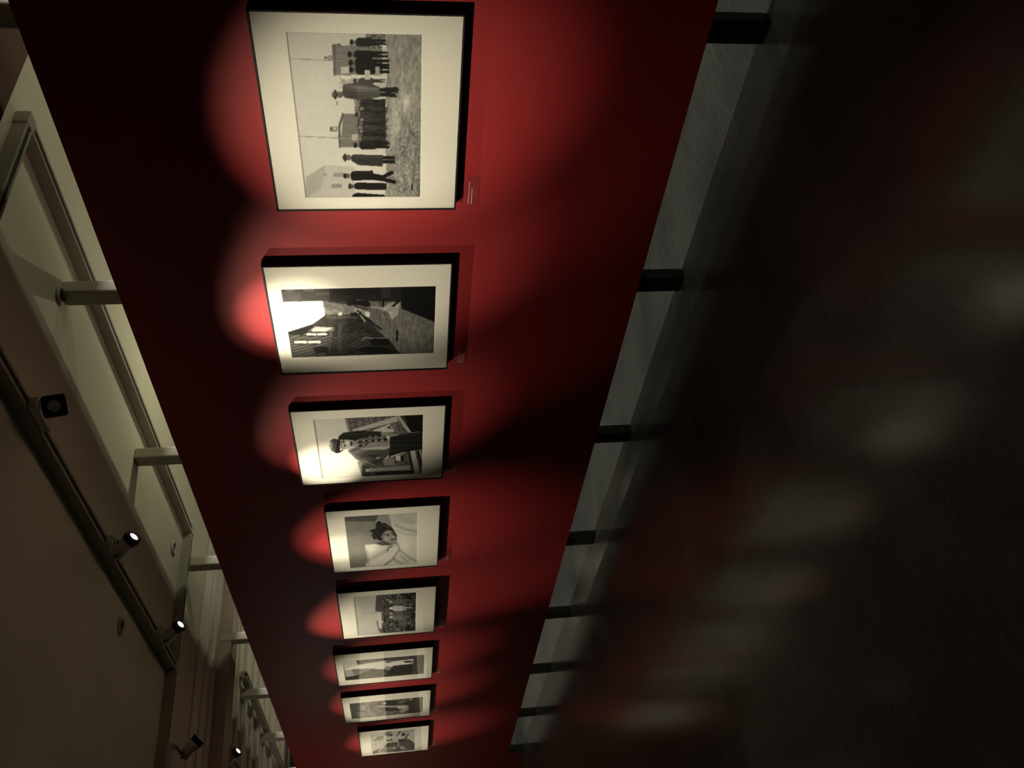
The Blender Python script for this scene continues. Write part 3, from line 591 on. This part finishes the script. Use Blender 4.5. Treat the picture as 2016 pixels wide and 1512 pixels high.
# ------------------------------------------------------------------ framed photographs
FD, FW = .045, .0075          # depth of the frame, width of its face
def framed(label, ya, yb, z0, z1, quad_img, art):
    """ya..yb, z0..z1: visible mat sheet; quad_img: print extents (fractions of the sheet: near, far, bottom, top)"""
    yc = (ya+yb)/2; root = empty('framed_photograph', (-.0005, yc, z0-FW), label=label, cat='picture', group='framed photographs on the red partition')
    L = lambda y, z: (y-yc, z-(z0-FW))
    a, b = ya-yc, yb-yc; h = z1-z0; c0, c1 = FW, FW+h
    def bar(A, B): link('frame_bar', boxme('frame_bar', A, B, .0012, 1), 'frame', root)
    bar((-FD, a-FW, 0), (0, b+FW, FW)); bar((-FD, a-FW, c1), (0, b+FW, c1+FW))
    bar((-FD, a-FW, c0), (0, a, c1)); bar((-FD, b, c0), (0, b+FW, c1))
    pn, pf, pb, pt = quad_img       # near y, far y, bottom z, top z (world)
    py0, py1, pz0, pz1 = pn-yc, pf-yc, pb-(z0-FW), pt-(z0-FW)
    # mat board with a bevelled window
    bm = bmesh.new(); xo, xi, bv = -.0405, -.0385, .0016
    O = [(a+.0002, c0+.0002), (b-.0002, c0+.0002), (b-.0002, c1-.0002), (a+.0002, c1-.0002)]; I = [(py0-bv, pz0-bv), (py1+bv, pz0-bv), (py1+bv, pz1+bv), (py0-bv, pz1+bv)]
    VO = [bm.verts.new((xo, *p)) for p in O]; VI = [bm.verts.new((xo, *p)) for p in I]; VB = [bm.verts.new((xi+.0006, *p)) for p in O]; VC = [bm.verts.new((xi+.0006, *p)) for p in I]
    for k in range(4):
        j = (k+1) % 4; bm.faces.new((VO[k], VO[j], VI[j], VI[k])); bm.faces.new((VO[k], VO[j], VB[j], VB[k])); bm.faces.new((VB[k], VB[j], VC[j], VC[k]))
    m = link('mat_board', mesh('mat_board', bm), 'mat', root)
    bm = bmesh.new(); J = [(py0, pz0), (py1, pz0), (py1, pz1), (py0, pz1)]
    VI = [bm.verts.new((xo, *p)) for p in I]; VJ = [bm.verts.new((xi, *p)) for p in J]
    for k in range(4): j = (k+1) % 4; bm.faces.new((VI[k], VI[j], VJ[j], VJ[k]))
    link('mat_bevel', mesh('mat_bevel', bm), 'bevel', m)
    pm = print_mesh(art, py0, py1, pz0, pz1); o = link('print', pm, 'print', root); o.location.x = xi
    link('backing_board', boxme('backing_board', (-.034, a+.0005, c0+.0005), (-.002, b-.0005, c1-.0005)), 'frame', root)
    bm = bmesh.new(); V = [bm.verts.new((-.0425, *p)) for p in ((a+.0003, c0+.0003), (b-.0003, c0+.0003), (b-.0003, c1-.0003), (a+.0003, c1-.0003))]; bm.faces.new(V)
    link('glass_pane', mesh('glass_pane', bm), 'glass', root)
    return root

PICS = [
 ('large framed photograph of a crowd and a man in an overcoat, nearest the viewer', 1.536, 2.390, 1.170, 1.898, (1.609, 2.328, 1.314, 1.782), art_platform),
 ('framed photograph of a shadowy town street with bright sky', 2.714, 3.454, 1.170, 2.003, (2.856, 3.330, 1.236, 1.940), art_street),
 ('framed photograph of a standing man in a flat cap', 3.775, 4.507, 1.165, 1.999, (3.854, 4.451, 1.285, 1.882), art_cap),
 ('framed photograph of a person with curly hair against white pillows', 4.833, 5.677, 1.166, 1.893, (4.915, 5.629, 1.308, 1.776), art_pillow),
 ('framed photograph of a dense crowd under a wide sky', 6.014, 6.861, 1.166, 1.897, (6.097, 6.814, 1.313, 1.778), art_crowd),
 ('framed upright photograph with a bright jagged gap of sky, third from the far end', 7.184, 7.913, 1.165, 1.999, (7.346, 7.796, 1.234, 1.935), art_alley),
 ('framed upright photograph of small dark figures, second from the far end', 8.234, 8.972, 1.165, 2.000, (8.410, 8.860, 1.235, 1.935), art_window),
 ('framed photograph at the far end of the red partition', 9.286, 10.146, 1.165, 1.892, (9.375, 10.110, 1.308, 1.773), art_field),
]
NAMES = ['nearest crowd photograph', 'shadowy street photograph', 'photograph of the capped man', 'photograph with white pillows', 'photograph of the dense crowd', 'photograph with the jagged sky', 'photograph second from the far end', 'farthest photograph']
CAPS = [(.118, .085, 0), (.060, .075, .07), (.05, .03, .06), (.07, .075, .02), (.05, .02, .03), (.04, .05, 0), (.05, .03, 0), (.05, .04, 0)]
for (lb, ya, yb, z0, z1, q, art), nm, cp in zip(PICS, NAMES, CAPS):
    framed(lb, ya, yb, z0, z1, q, art())
    c = empty('caption_label', (-.0004, yb-.055, 1.062), label='small red caption label with pale lettering below the '+nm, cat='label', group='caption labels under the photographs')
    link('film', boxme('film', (-.0012, -.075, 0), (0, .075, .056), .0005, 1), 'label', c)
    for k, wd in enumerate(cp):
        if wd: link('text_line', boxme('text_line', (-.0016, .066-wd, .042-k*.013), (-.0012, .066, .0445-k*.013)), 'ink', c)
